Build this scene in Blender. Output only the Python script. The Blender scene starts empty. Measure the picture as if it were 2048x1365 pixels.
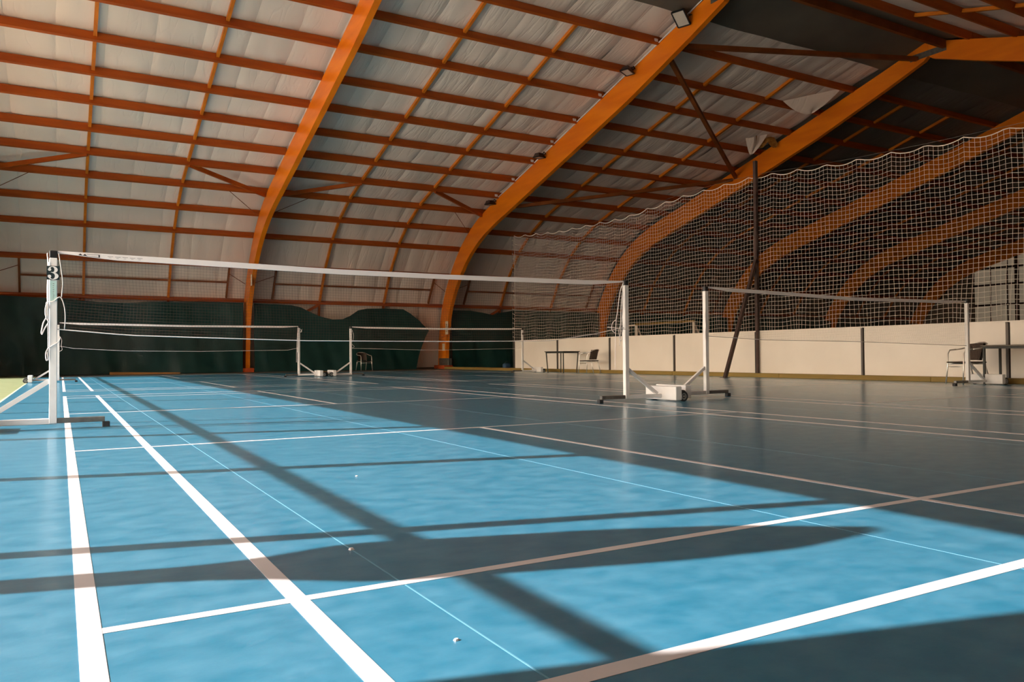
import bpy, bmesh, math, random
import numpy as np
from mathutils import Vector, Matrix
random.seed(7); rng = np.random.default_rng(7)
SC = bpy.context.scene
COL = SC.collection
R = math.radians

# ------------------------------------------------------------------ camera
CAM = Vector((-0.033, -7.90, 0.611))
yaw, pitch, roll = 0.52287, 0.01824, -0.007844
fw = Vector((math.sin(yaw)*math.cos(pitch), math.cos(yaw)*math.cos(pitch), math.sin(pitch)))
rt = Vector((math.cos(yaw), -math.sin(yaw), 0)); up = rt.cross(fw)
r2 = math.cos(roll)*rt + math.sin(roll)*up; u2 = -math.sin(roll)*rt + math.cos(roll)*up
cd = bpy.data.cameras.new('camera'); cam = bpy.data.objects.new('camera', cd); COL.objects.link(cam)
cd.sensor_width = 36; cd.lens = 1566.26*36/2048; cd.clip_start = .05; cd.clip_end = 300
M = Matrix((r2, u2, -fw)).transposed().to_4x4(); M.translation = CAM
cam.matrix_world = M; SC.camera = cam

# ------------------------------------------------------------------ world, sun, exposure
SUN_EL, SUN_AZ = R(30), R(-14.8)          # the sunlight travels towards +X and slightly -Y
w = bpy.data.worlds.new('sky'); SC.world = w; w.use_nodes = True
nt = w.node_tree; bg = nt.nodes['Background']
sk = nt.nodes.new('ShaderNodeTexSky'); sk.sky_type = 'NISHITA'; sk.sun_disc = False
sk.sun_elevation = SUN_EL; sk.sun_rotation = R(-90-14.8+0); sk.air_density = 1.0; sk.dust_density = 2.0
hz = nt.nodes.new('ShaderNodeMix'); hz.data_type = 'RGBA'; hz.inputs['Factor'].default_value = .6     # hazy warm-white sky
hz.inputs[7].default_value = (2.8, 2.35, 1.95, 1)
nt.links.new(sk.outputs[0], hz.inputs[6]); nt.links.new(hz.outputs[2], bg.inputs[0]); bg.inputs[1].default_value = 0.6
sl = bpy.data.lights.new('sun', 'SUN'); sl.energy = 6.5; sl.angle = R(.45); sl.color = (1, .93, .88)
so = bpy.data.objects.new('sun', sl); COL.objects.link(so)
sd = Vector((math.cos(SUN_AZ)*math.cos(SUN_EL), math.sin(SUN_AZ)*math.cos(SUN_EL), -math.sin(SUN_EL)))
so.rotation_euler = sd.to_track_quat('-Z', 'Y').to_euler(); so.location = (-20, 6, 14)
pl = bpy.data.lights.new('window_daylight', 'AREA'); pl.shape = 'RECTANGLE'; pl.size = 27.4; pl.size_y = 3.1
pl.cycles.is_portal = True
po = bpy.data.objects.new('window_daylight', pl); COL.objects.link(po)
po.matrix_world = Matrix(((0, 0, -1, -2.62), (1, 0, 0, 8.0), (0, -1, 0, 1.6), (0, 0, 0, 1)))
SC.view_settings.view_transform = 'Standard'; SC.view_settings.look = 'None'
SC.view_settings.gamma = 1; SC.view_settings.use_curve_mapping = False
SC.view_settings.exposure = 1.2
SC.cycles.use_denoising = True
SC.cycles.max_bounces = 12; SC.cycles.diffuse_bounces = 7; SC.cycles.transparent_max_bounces = 16

# ------------------------------------------------------------------ materials
def mat(name, col, rough=.6, spec=.5, metal=0, col2=None, nscale=(4, 4, 4), detail=4, lo=.35, hi=.65,
        bump=0, bscale=None, coat=0, transl=0, crease=0):
    m = bpy.data.materials.new(name); m.use_nodes = True
    n = m.node_tree.nodes; L = m.node_tree.links; p = n['Principled BSDF']
    p.inputs['Base Color'].default_value = (*col, 1); p.inputs['Roughness'].default_value = rough
    p.inputs['Specular IOR Level'].default_value = spec; p.inputs['Metallic'].default_value = metal
    if coat: p.inputs['Coat Weight'].default_value = coat; p.inputs['Coat Roughness'].default_value = .2
    tc = n.new('ShaderNodeTexCoord')
    def noise(sc):
        mp = n.new('ShaderNodeMapping'); mp.inputs['Scale'].default_value = sc
        L.new(tc.outputs['Object'], mp.inputs[0])
        t = n.new('ShaderNodeTexNoise'); t.inputs['Scale'].default_value = 1; t.inputs['Detail'].default_value = detail
        L.new(mp.outputs[0], t.inputs['Vector']); return t
    if col2:
        t = noise(nscale); r = n.new('ShaderNodeValToRGB')
        r.color_ramp.elements[0].position = lo; r.color_ramp.elements[1].position = hi
        r.color_ramp.elements[0].color = (*col, 1); r.color_ramp.elements[1].color = (*col2, 1)
        L.new(t.outputs[0], r.inputs[0]); L.new(r.outputs[0], p.inputs['Base Color'])
    if bump:
        t = noise(bscale or nscale)
        if crease:                       # sharp sparse folds
            a1 = n.new('ShaderNodeMath'); a1.operation = 'SUBTRACT'; a1.inputs[1].default_value = .5; L.new(t.outputs[0], a1.inputs[0])
            a2 = n.new('ShaderNodeMath'); a2.operation = 'ABSOLUTE'; L.new(a1.outputs[0], a2.inputs[0])
            a3 = n.new('ShaderNodeMapRange'); a3.inputs[2].default_value = crease; L.new(a2.outputs[0], a3.inputs[0])
            t = a3
        b = n.new('ShaderNodeBump'); b.inputs['Strength'].default_value = bump
        b.inputs['Distance'].default_value = .02
        L.new(t.outputs[0], b.inputs['Height']); L.new(b.outputs[0], p.inputs['Normal'])
        if coat: L.new(b.outputs[0], p.inputs['Coat Normal'])
    if transl:
        tr = n.new('ShaderNodeBsdfTranslucent'); tr.inputs[0].default_value = (*col, 1)
        mx = n.new('ShaderNodeMixShader'); mx.inputs[0].default_value = transl
        L.new(p.outputs[0], mx.inputs[1]); L.new(tr.outputs[0], mx.inputs[2])
        L.new(mx.outputs[0], n['Material Output'].inputs[0])
    return m

WOOD = mat('orange_glulam', (.85, .24, .005), .4, .4, col2=(.73, .175, .004), nscale=(1.2, .5, 3), bump=.12, bscale=(30, 4, 30))
PURLIN = mat('orange_timber', (.44, .095, .006), .55, .3, col2=(.34, .065, .005), nscale=(.6, 6, 6), bump=.12, bscale=(3, 40, 40))
BRIDGE = mat('light_orange_batten', (.68, .21, .012), .5, .3, col2=(.55, .15, .01), nscale=(8, 1, 8))
BRACE = mat('brown_brace_wood', (.26, .075, .015), .6, .3, col2=(.18, .05, .01), nscale=(2, 2, 2))
INSUL = mat('insulation_foil', (.86, .765, .675), .45, .4, col2=(.78, .69, .605), nscale=(.5, .25, .5), detail=3, bump=.30, bscale=(3.2, .35, .35), crease=.06)
DARKF = mat('dark_ridge_membrane', (.16, .14, .11), .6, .3, col2=(.12, .108, .088), nscale=(.5, .5, .5), bump=.3, bscale=(.6, 3, 3))
DECK = mat('roof_deck', (.2, .17, .14), .8)
FLOORB = mat('grey_concrete', (.16, .14, .11), .45, .4, col2=(.12, .10, .08), nscale=(.8, .8, .8))
VINYL = mat('blue_vinyl', (.018, .17, .285), .3, .2, col2=(.066, .24, .36), nscale=(8, 10, 1), detail=8, lo=.32, hi=.70, bump=.10, bscale=(9, 12, 9), coat=.6)
GREENV = mat('green_vinyl', (.22, .26, .13), .36, .5, col2=(.27, .31, .17), nscale=(2, 2, 1), bump=.1, bscale=(9, 9, 9))
LINEM = mat('white_line_paint', (.66, .62, .62), .4, .3)
SEAM = mat('weld_seam', (.13, .33, .45), .4, .5)
GLINE = mat('pale_yellow_edge', (.62, .66, .38), .5)
CURT = mat('dark_green_tarp', (.004, .034, .030), .4, .35, col2=(.006, .044, .038), nscale=(1.5, 1.5, 1.5), bump=.15, bscale=(6, 6, 3))
WHITE = mat('white_enamel', (.80, .77, .76), .3, .5, col2=(.74, .71, .70), nscale=(6, 6, 6))
GREYM = mat('grey_steel', (.20, .19, .17), .45, .5, metal=.6, col2=(.14, .13, .12), nscale=(14, 14, 14))
BROWNM = mat('brown_steel', (.085, .05, .04), .5, .4, metal=.2, col2=(.06, .035, .03), nscale=(5, 5, 5))
BLACK = mat('black_plastic', (.008, .009, .012), .4, .5)
RUBBER = mat('rubber', (.025, .026, .028), .6, .4)
HUB = mat('grey_hub', (.35, .34, .33), .4, .5, metal=.5)
NETW = mat('white_net_cord', (.82, .74, .66), .7, .2)
NETB = mat('brown_net_mesh', (.13, .085, .07), .8, .1)
TAPE = mat('white_net_tape', (.84, .77, .75), .7, .2)
BARR = mat('white_board', (.84, .77, .70), .4, .5, col2=(.79, .72, .65), nscale=(1, 1, 1))
BPOST = mat('dark_barrier_post', (.10, .085, .078), .5, .5, metal=.3)
KERB = mat('timber_kerb', (.30, .20, .055), .6, .3, col2=(.22, .14, .035), nscale=(6, .6, 6), bump=.2, bscale=(20, 2, 20))
FOOT = mat('orange_red_base', (.52, .085, .015), .6, .3, col2=(.42, .06, .01), nscale=(3, 3, 3))
ALU = mat('aluminium_tube', (.78, .74, .70), .3, .5, metal=.7)
WEAVE = mat('dark_woven_rattan', (.05, .035, .028), .7, .3, col2=(.085, .055, .04), nscale=(45, 45, 45), bump=.5, bscale=(60, 60, 60))
TBROWN = mat('dark_table_frame', (.03, .028, .022), .5, .4)
TTOP = mat('brown_table_top', (.13, .095, .055), .4, .5, col2=(.10, .07, .04), nscale=(2, 10, 2))
TEAL = mat('pale_teal_sticker', (.42, .60, .58), .5)
SIGNB = mat('black_sign', (.006, .018, .022), .5)
PAPER = mat('paper_notice', (.75, .66, .52), .8, .1)
INK = mat('dark_ink', (.03, .025, .03), .7, .1)
FOAM = mat('yellow_insulation_foam', (.45, .24, .06), .9, .1, col2=(.30, .13, .03), nscale=(9, 9, 9), bump=.8, bscale=(14, 14, 14))
BLUEF = mat('blue_bag_fabric', (.02, .06, .12), .7)
PINKF = mat('pink_bag_stripe', (.55, .16, .18), .7)
GLASSL = mat('lamp_glass', (.55, .52, .45), .2, .5)
PANEL = mat('translucent_sheet', (.62, .58, .50), .5, .3, transl=.3)
PANELW = mat('warm_translucent_sheet', (.90, .80, .68), .5, .3, transl=.45)
GROUND = mat('pale_concrete_yard', (.80, .68, .55), .9, .1, col2=(.74, .63, .51), nscale=(.5, .5, .5))
WALLM = mat('plaster_wall', (.55, .48, .42), .8, .2)
PLANKM = mat('plank_wood', (.42, .21, .06), .6, .3, col2=(.33, .15, .04), nscale=(1, 12, 12))
BOXM = mat('brown_cardboard', (.16, .10, .04), .8, .1)
GLASS = bpy.data.materials.new('window_glass'); GLASS.use_nodes = True
_n = GLASS.node_tree.nodes; _l = GLASS.node_tree.links; _n.remove(_n['Principled BSDF'])
_t = _n.new('ShaderNodeBsdfTransparent'); _g = _n.new('ShaderNodeBsdfGlossy'); _g.inputs['Roughness'].default_value = .05
_m = _n.new('ShaderNodeMixShader'); _f = _n.new('ShaderNodeFresnel'); _f.inputs[0].default_value = 1.35
_l.new(_f.outputs[0], _m.inputs[0]); _l.new(_t.outputs[0], _m.inputs[1]); _l.new(_g.outputs[0], _m.inputs[2])
_l.new(_m.outputs[0], _n['Material Output'].inputs[0])

# ------------------------------------------------------------------ mesh helpers
class MB:
    """collects shapes (world or local coordinates) and links them as ONE mesh object"""
    def __init__(s): s.v = []; s.f = []
    def add(s, vs, fs):
        o = len(s.v); s.v += [tuple(x) for x in vs]; s.f += [tuple(i+o for i in f) for f in fs]; return s
    def box(s, a, b, ch=0):
        x0, y0, z0 = [min(p, q) for p, q in zip(a, b)]; x1, y1, z1 = [max(p, q) for p, q in zip(a, b)]
        if ch: return s._chbox(x0, y0, z0, x1, y1, z1, ch)
        vs = [(x0,y0,z0),(x1,y0,z0),(x1,y1,z0),(x0,y1,z0),(x0,y0,z1),(x1,y0,z1),(x1,y1,z1),(x0,y1,z1)]
        return s.add(vs, [(0,3,2,1),(4,5,6,7),(0,1,5,4),(1,2,6,5),(2,3,7,6),(3,0,4,7)])
    def _chbox(s, x0, y0, z0, x1, y1, z1, c):
        def ring(z, i): return [(x0+i+c,y0+i,z),(x1-i-c,y0+i,z),(x1-i,y0+i+c,z),(x1-i,y1-i-c,z),(x1-i-c,y1-i,z),(x0+i+c,y1-i,z),(x0+i,y1-i-c,z),(x0+i,y0+i+c,z)]
        rs = ring(z0, c)+ring(z0+c, 0)+ring(z1-c, 0)+ring(z1, c)
        fs = [tuple(range(7, -1, -1)), tuple(range(24, 32))]
        for k in range(3):
            for i in range(8): fs.append((k*8+i, k*8+(i+1) % 8, k*8+8+(i+1) % 8, k*8+8+i))
        return s.add(rs, fs)
    def bar(s, p0, p1, w, h, upv=(0, 0, 1)):
        p0, p1 = Vector(p0), Vector(p1); d = (p1-p0).normalized(); u = Vector(upv)
        a = d.cross(u)
        if a.length < 1e-4: a = d.cross(Vector((1, 0, 0)))
        a.normalize(); b = a.cross(d).normalized(); a *= w/2; b *= h/2
        vs = [p0-a-b, p0+a-b, p0+a+b, p0-a+b, p1-a-b, p1+a-b, p1+a+b, p1-a+b]
        return s.add(vs, [(0,3,2,1),(4,5,6,7),(0,1,5,4),(1,2,6,5),(2,3,7,6),(3,0,4,7)])
    def tube(s, pts, r, n=6, caps=True):
        pts = [Vector(p) for p in pts]; rings = []; prev = None
        for i, p in enumerate(pts):
            d = (pts[min(i+1, len(pts)-1)]-pts[max(i-1, 0)]).normalized()
            if prev is None:
                a = d.orthogonal().normalized()
            else:
                a = prev-d*prev.dot(d)
                a = a.normalized() if a.length > 1e-5 else d.orthogonal().normalized()
            prev = a; b = d.cross(a); rr = r[i] if isinstance(r, (list, tuple)) else r
            rings += [p+(a*math.cos(2*math.pi*k/n)+b*math.sin(2*math.pi*k/n))*rr for k in range(n)]
        fs = []
        for i in range(len(pts)-1):
            for k in range(n): fs.append((i*n+k, i*n+(k+1) % n, (i+1)*n+(k+1) % n, (i+1)*n+k))
        if caps: fs += [tuple(range(n-1, -1, -1)), tuple((len(pts)-1)*n+k for k in range(n))]
        return s.add(rings, fs)
    def lathe(s, c, axis, prof, n=20):
        """prof = (along, radius) list about an axis through c"""
        c = Vector(c); ax = Vector(axis).normalized(); a = ax.orthogonal().normalized(); b = ax.cross(a)
        vs = []; fs = []
        for (t, r) in prof:
            vs += [c+ax*t+(a*math.cos(2*math.pi*k/n)+b*math.sin(2*math.pi*k/n))*r for k in range(n)]
        for i in range(len(prof)-1):
            for k in range(n): fs.append((i*n+k, i*n+(k+1) % n, (i+1)*n+(k+1) % n, (i+1)*n+k))
        fs += [tuple(range(n-1, -1, -1)), tuple((len(prof)-1)*n+k for k in range(n))]
        return s.add(vs, fs)
    def grid(s, fn, nu, nv):
        vs = [fn(i/nu, j/nv) for j in range(nv+1) for i in range(nu+1)]
        fs = [(j*(nu+1)+i, j*(nu+1)+i+1, (j+1)*(nu+1)+i+1, (j+1)*(nu+1)+i) for j in range(nv) for i in range(nu)]
        return s.add(vs, fs)
    def mesh(s, name, m, off=(0, 0, 0), smooth=False):
        me = bpy.data.meshes.new(name)
        ox, oy, oz = off
        me.from_pydata([(x-ox, y-oy, z-oz) for x, y, z in s.v], [], s.f); me.update()
        if smooth: me.polygons.foreach_set('use_smooth', [True]*len(me.polygons))
        if m: me.materials.append(m)
        return me
    def build(s, name, m, parent=None, smooth=False, loc=None, local=False):
        """world-space shapes; parented ones become relative to the parent's base. loc = origin of a top-level mesh"""
        off = (0, 0, 0)
        if parent is not None and not local: off = base(parent)
        elif loc is not None: off = loc
        o = bpy.data.objects.new(name, s.mesh(name, m, off, smooth)); COL.objects.link(o)
        if parent is not None: o.parent = parent
        elif loc is not None: o.location = loc
        return o
def base(o):
    p = Vector(o.location)
    while o.parent: o = o.parent; p += o.location
    return p
def thing(name, label, cat, loc=(0, 0, 0), rz=0, group=None):
    o = bpy.data.objects.new(name, None); COL.objects.link(o); o.location = loc; o.rotation_euler = (0, 0, rz)
    o.empty_display_size = .2
    return tag(o, label, cat, group)
def tag(o, label, cat, group=None):
    o['label'] = label; o['category'] = cat
    if group: o['group'] = group
    return o
def struct(o): o['kind'] = 'structure'; return o
def link_copy(src, parent, loc=(0, 0, 0), rot=None):
    c = src.copy(); COL.objects.link(c); c.parent = parent; c.location = loc
    if rot is not None: c.rotation_euler = rot
    return c

# ------------------------------------------------------------------ hall profile
RIDGE = 7.4
def crom(pts, k=8):
    P = [np.array(p, float) for p in pts]; P = [2*P[0]-P[1]]+P+[2*P[-1]-P[-2]]; out = []
    for i in range(1, len(P)-2):
        for j in range(k):
            t = j/k; a, b, c, d = P[i-1:i+3]
            out.append(.5*((2*b)+(c-a)*t+(2*a-5*b+4*c-d)*t*t+(3*b-a-3*c+d)*t**3))
    out.append(P[-2]); return np.array(out)
CP = crom([(26.45, 0), (26.32, 1.5), (25.92, 3.0), (25.10, 4.32), (24.05, 5.45), (22.9, 6.25), (21.5, 6.86), (19, 7.58), (14.65, 8.82), (10.3, 10.08), (7.4, 10.95)], 8)
seg = np.hypot(*np.diff(CP, axis=0).T); CS = np.concatenate([[0], np.cumsum(seg)])
tan = np.gradient(CP, CS, axis=0); tan /= np.linalg.norm(tan, axis=1)[:, None]
nrm = np.stack([-tan[:, 1], tan[:, 0]], 1)      # inward: towards the hall's middle and down
nrm *= np.where(((np.array([7.4, 3.0])-CP)*nrm).sum(1) < 0, -1, 1)[:, None]
def prof(s, off=0, near=False):
    """point on the purlin curve at arc length s, pushed outwards by off"""
    y, z = [np.interp(s, CS, CP[:, i]) for i in (0, 1)]
    n = np.array([np.interp(s, CS, nrm[:, i]) for i in (0, 1)]); n /= np.linalg.norm(n)
    y, z = y-n[0]*off, z-n[1]*off
    return (2*RIDGE-y if near else y), z
def pnorm(s, near=False):
    n = np.array([np.interp(s, CS, nrm[:, i]) for i in (0, 1)]); n /= np.linalg.norm(n)
    return Vector((0, (1 if near else -1)*n[0]*1, -n[1])) if not near else Vector((0, n[0], -n[1]))
SMAX = CS[-1]
def s_of_y(y):
    m = CP[:, 1] > 4.0
    return float(np.interp(-y, -CP[m][:, 0], CS[m]))
ARCH_X = [-2.42, 6.65, 15.70, 24.75, 33.85, 42.95, 52.0]
AT = .17                                     # rafter thickness

# ------------------------------------------------------------------ floor
fb = MB().box((-2.5, -11.4, -.3), (52.5, 26.8, 0)); floor = struct(fb.build('floor', FLOORB))
ground = struct(MB().box((-90, -70, -.45), (-2.75, 90, -.12)).build('trim_1', GROUND))
k = 0; x = -.77
sheet = MB().box((0, -11.3, 0), (1.529, 22.6, .003)).mesh('vinyl_sheet', VINYL)
while x < 15.0:
    o = bpy.data.objects.new('vinyl_sheet', sheet); COL.objects.link(o); o.parent = floor; o.location = (x, 0, 0)
    if k: MB().box((x-.004, -11.3, 0), (x-.0005, 22.6, .0033)).build('weld_seam', SEAM, floor)
    x += 1.535; k += 1
MB().box((-2.45, -11.3, 0), (-.79, 24.0, .003)).build('vinyl_sheet', GREENV, floor)
MB().box((-.795, -11.3, 0), (-.765, 24.0, .0034)).build('edge_strip', GLINE, floor)
LW = .048
def court(x0, yn):
    def ln(xa, ya, xb, yb, h=.0043): MB().box((xa, ya, .0031), (xb, yb, h)).build('court_line', LINEM, floor)
    H = 6.70; xr = x0+6.10
    for xa in (x0, x0+.46, xr-.46-LW, xr-LW): ln(xa, yn-H, xa+LW, yn+H)
    for sg in (-1, 1):
        ys = sorted((yn+sg*1.98, yn+sg*(1.98+.04))); ln(x0+LW, ys[0], xr-LW, ys[1], .0039)
        ys = sorted((yn+sg*5.94, yn+sg*5.90)); ln(x0+LW, ys[0], xr-LW, ys[1], .0039)
        ys = sorted((yn+sg*6.70, yn+sg*6.65)); ln(x0+LW, ys[0], xr-LW, ys[1], .0039)
        ys = sorted((yn+sg*2.02, yn+sg*6.65)); ln(x0+3.05-.02, ys[0], x0+3.05+.02, ys[1])
C2X, C2Y, FY = 7.88, .15, 15.4
court(0, 0); court(C2X, C2Y); court(0, FY); court(C2X, FY)

# ------------------------------------------------------------------ arches
def arch(i, label):
    X = ARCH_X[i]; t = thing('arch_frame', label, 'arch', (X, 26.0, 0))
    ss = np.linspace(0, SMAX, 70)
    for near in (False, True):
        vs = []
        for s in ss:
            y0 = np.interp(s, CS, CP[:, 0])
            d = np.interp(y0, [7.4, 9, 12, 20, 23, 26], [.62, .74, .90, .97, 1.0, .92])
            for off in (-.10, -d):
                y, z = prof(s, off, near); vs += [(X-AT/2, y, max(z, .17)), (X+AT/2, y, max(z, .17))]
        if True:                              # meet the other half in a plumb joint at the ridge
            for q in range(4):
                v = vs[-4+q]; vs[-4+q] = (v[0], RIDGE+(-.004 if near else .004), v[2])
        fs = []
        for j in range(len(ss)-1):
            a = j*4; b = a+4
            fs += [(a, b, b+1, a+1), (a+2, a+3, b+3, b+2), (a, a+2, b+2, b), (a+1, b+1, b+3, a+3)]
        fs += [(0, 1, 3, 2), tuple(len(ss)*4-4+q for q in (0, 2, 3, 1))]
        bm = MB().add(vs, fs); o = bm.build('rafter', WOOD, t)
        yc = 2*RIDGE-26.0 if near else 26.0
        MB().box((X-.23, yc-.62, 0), (X+.23, yc+.5, .17), .012).build('foot_block', FOOT, t)
    for sx in (-1, 1):
        MB().add([(X+sx*(AT/2+.001), RIDGE+.62, 10.34), (X+sx*(AT/2+.001), RIDGE-.62, 10.34), (X+sx*(AT/2+.001), RIDGE-.62, 10.54), (X+sx*(AT/2+.001), RIDGE+.62, 10.54),
                  (X+sx*(AT/2+.012), RIDGE+.62, 10.34), (X+sx*(AT/2+.012), RIDGE-.62, 10.34), (X+sx*(AT/2+.012), RIDGE-.62, 10.54), (X+sx*(AT/2+.012), RIDGE+.62, 10.54)],
                 [(0,3,2,1),(4,5,6,7),(0,1,5,4),(1,2,6,5),(2,3,7,6),(3,0,4,7)]).build('ridge_plate', GREYM, t)
    return t
A = [arch(0, 'orange glulam arch against the windowed end wall at the far left'),
     arch(1, 'nearest orange glulam arch rising between the first and second green curtains'),
     arch(2, 'orange glulam arch with floodlights and a white conduit along its upper edge'),
     arch(3, 'orange glulam arch with torn insulation hanging beside it and a bare ridge joint'),
     arch(4, 'orange glulam arch seen through the tall net, fourth arch from the left'),
     arch(5, 'orange glulam arch seen through the tall net, fifth from the left and dimmer'),
     arch(6, 'furthest glulam arch against the bright far gable wall')]
# extras on the third arch: conduit, brackets, shoe, notices
X2 = ARCH_X[2]-AT/2
MB().tube([(X2-.03, *prof(s, -.09)) for s in np.linspace(s_of_y(21.2), SMAX-.4, 50)], .022, 6).build('cable_conduit', WHITE, A[2], True)
MB().box((X2-.015, 25.2, .17), (X2+AT+.015, 26.2, .5), .006).build('steel_shoe', GREYM, A[2])
def notice(par, x, y, z, wy, hz, ink=True):
    o = MB().box((x-.006, y-wy/2, z-hz/2), (x, y+wy/2, z+hz/2)).build('paper_notice', PAPER, par)
    if ink:
        MB().tube([(x-.007, y+wy*.22*math.cos(a), z+hz*.3*math.sin(a)) for a in np.linspace(0, 5.2, 12)], .008, 4).build('printed_emblem', INK, o)
notice(A[2], X2, 25.35, 1.92, .3, .62); notice(A[2], X2, 25.72, 1.02, .27, .33, False)
notice(A[1], ARCH_X[1]-AT/2, 24.35, 3.7, .25, .45, False)

# ------------------------------------------------------------------ ceiling: deck, insulation sheets, purlins, battens, braces
deck = MB(); ds = np.linspace(0, SMAX, 60)
pr_ = [prof(s, .30) for s in ds]; full = pr_ + [(2*RIDGE-y, z) for y, z in pr_[::-1]]
full2 = [prof(s, .42) for s in ds]; full2 = full2 + [(2*RIDGE-y, z) for y, z in full2[::-1]]
n = len(full); i0 = int(np.searchsorted(ds, 3.0))
sel = list(range(i0, n-i0)); vs = []
for q in sel:
    for X in (-2.6, 52.3): vs += [(X, *full[q]), (X, *full2[q])]
fs = []
for j in range(len(sel)-1):
    a, b = j*4, j*4+4
    fs += [(a, b, b+2, a+2), (a+1, a+3, b+3, b+1), (a, a+1, b+1, b), (a+2, b+2, b+3, a+3)]
ceiling = struct(MB().add(vs, fs).build('ceiling', DECK))
wb = MB(); vs = []; sel = list(range(0, i0+1))
for q in sel:
    for X in (-2.6, 52.3): vs += [(X, *full[q]), (X, *full2[q])]
fs = []
for j in range(len(sel)-1):
    a, b = j*4, j*4+4
    fs += [(a, b, b+2, a+2), (a+1, a+3, b+3, b+1), (a, a+1, b+1, b), (a+2, b+2, b+3, a+3)]
wb.box((-2.6, 26.62, -.1), (52.3, 26.9, .45))
wall_back = struct(wb.add(vs, fs).build('wall_back', DECK))
wf = MB().add([(x_, 2*RIDGE-y, z) for x_, y, z in vs], [f[::-1] for f in fs]); wall_front = struct(wf.build('wall_front', WALLM))

PY = [10.05, 11.5, 12.9, 14.4, 15.85, 17.25, 18.7, 20.1, 21.55, 22.85]
PS = [s_of_y(y+.2) for y in PY]
PS += [float(np.interp(z, CP[:40, 1], CS[:40])) for z in (5.45, 4.33, 2.98)]
def purlin(bay, s, near=False, hgt=.235, wid=.095):
    xa, xb = ARCH_X[bay]+.02, ARCH_X[bay+1]-.02
    y, z = prof(s, .0, near); nn = pnorm(s, near)
    MB().bar((xa, y, z), (xb, y, z), wid, hgt, nn).build('purlin', PURLIN, ceiling)
def batten(bay, fx, sa, sb, near=False):
    X = ARCH_X[bay]+(ARCH_X[bay+1]-ARCH_X[bay])*fx
    sgn = .06
    pa, pb = prof(sa+sgn, .03, near), prof(sb-sgn, .03, near)
    MB().bar((X, *pa), (X, *pb), .085, .10, pnorm((sa+sb)/2, near)).build('batten', BRIDGE, ceiling)
order = sorted(PS)
for bay in range(6):
    for s in PS: purlin(bay, s)
    for fx in (.345, .672):
        for a_, b_ in zip(order[:-1], order[1:]):
            batten(bay, fx, a_, b_)
ns = [s_of_y(y) for y in (8.75, 10.15, 11.55, 12.95, 14.4)]
for bay in (1, 2, 3):
    for s in ns: purlin(bay, s, True)
    for fx in (.345, .672):
        for a_, b_ in zip(sorted(ns)[:-1], sorted(ns)[1:]): batten(bay, fx, a_, b_, True)
    MB().box((ARCH_X[bay]+.1, RIDGE-.62, 10.42), (ARCH_X[bay+1]-.1, RIDGE-.50, 10.68)).build('purlin', BRACE, ceiling)

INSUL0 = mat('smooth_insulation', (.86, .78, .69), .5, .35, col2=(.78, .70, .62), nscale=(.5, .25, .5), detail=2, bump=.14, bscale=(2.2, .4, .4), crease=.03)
INSULD = mat('grey_far_insulation', (.19, .175, .15), .5, .35, col2=(.14, .13, .11), nscale=(.5, .25, .5), detail=3, bump=.4, bscale=(3.2, .35, .35), crease=.06)  # darker grey version of the insulation for the far bays
def insul_sheet(xa, xb, s0, s1, near=False, na=6, seed=0, amp=1.0, name='insulation_sheet', m=None):
    r = np.random.default_rng(seed); ph = r.uniform(0, 6.28, 8); fr = r.uniform(.6, 1.4, 8)
    pts = sorted(PS); L = s1-s0; nv = max(8, int(L/.22))
    def fn(u, v):
        s = s0+L*v; x_ = xa+(xb-xa)*u
        jx = np.searchsorted(pts, s); lo = pts[jx-1] if jx > 0 else 0; hi = pts[jx] if jx < len(pts) else SMAX
        t = (s-lo)/max(hi-lo, .01); sag = .055*amp*math.sin(math.pi*max(0, min(1, t)))**.8
        edge = .03*(1-min(1, 4*min(u, 1-u)*2.2)) if 0 < v < 1 else 0
        wr = amp*.012*(math.sin(9*u*fr[0]+ph[0]+1.1*s)+.7*math.sin(17*u*fr[1]+ph[1]-.7*s)+.5*math.sin(3*s*fr[2]+ph[2]))
        off = .155-sag+edge+wr
        return (x_, *prof(s, off, near))
    MB().grid(fn, na, nv).build(name, m or INSUL, ceiling, True)
sd_ = 0
for bay in range(6):
    xa, xb = ARCH_X[bay], ARCH_X[bay+1]; nst = 8 if bay < 4 else 4; wd = (xb-xa)/nst
    for q in range(nst):
        sd_ += 1
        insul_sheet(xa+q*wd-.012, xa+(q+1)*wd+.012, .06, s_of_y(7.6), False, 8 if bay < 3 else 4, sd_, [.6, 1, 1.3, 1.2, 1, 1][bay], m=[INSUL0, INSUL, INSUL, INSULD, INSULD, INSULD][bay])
    for q in range(3):
        sd_ += 1; w3 = (xb-xa)/3
        insul_sheet(xa+q*w3-.012, xa+(q+1)*w3+.012, .06, s_of_y(7.9), True, 6, sd_, .8)
    # dark membrane slung under the ridge
    def fn(u, v, xa=xa, xb=xb):
        x_ = xa+.05+(xb-xa-.1)*u; y = 9.05-(9.05-6.2)*v
        z = np.interp(abs(y-RIDGE)+RIDGE, CP[::-1, 0], CP[::-1, 1])
        return (x_, y, z-.02-.05*math.sin(math.pi*v)-.02*math.sin(7*u+3*v)+.01*math.sin(23*u))
    MB().grid(fn, 24, 10).build('ridge_membrane', DARKF, ceiling, True)

def brace(p, q, w_=.13, h_=.13, m=BRACE): MB().bar(p, q, w_, h_).build('wind_brace', m, ceiling)
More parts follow.
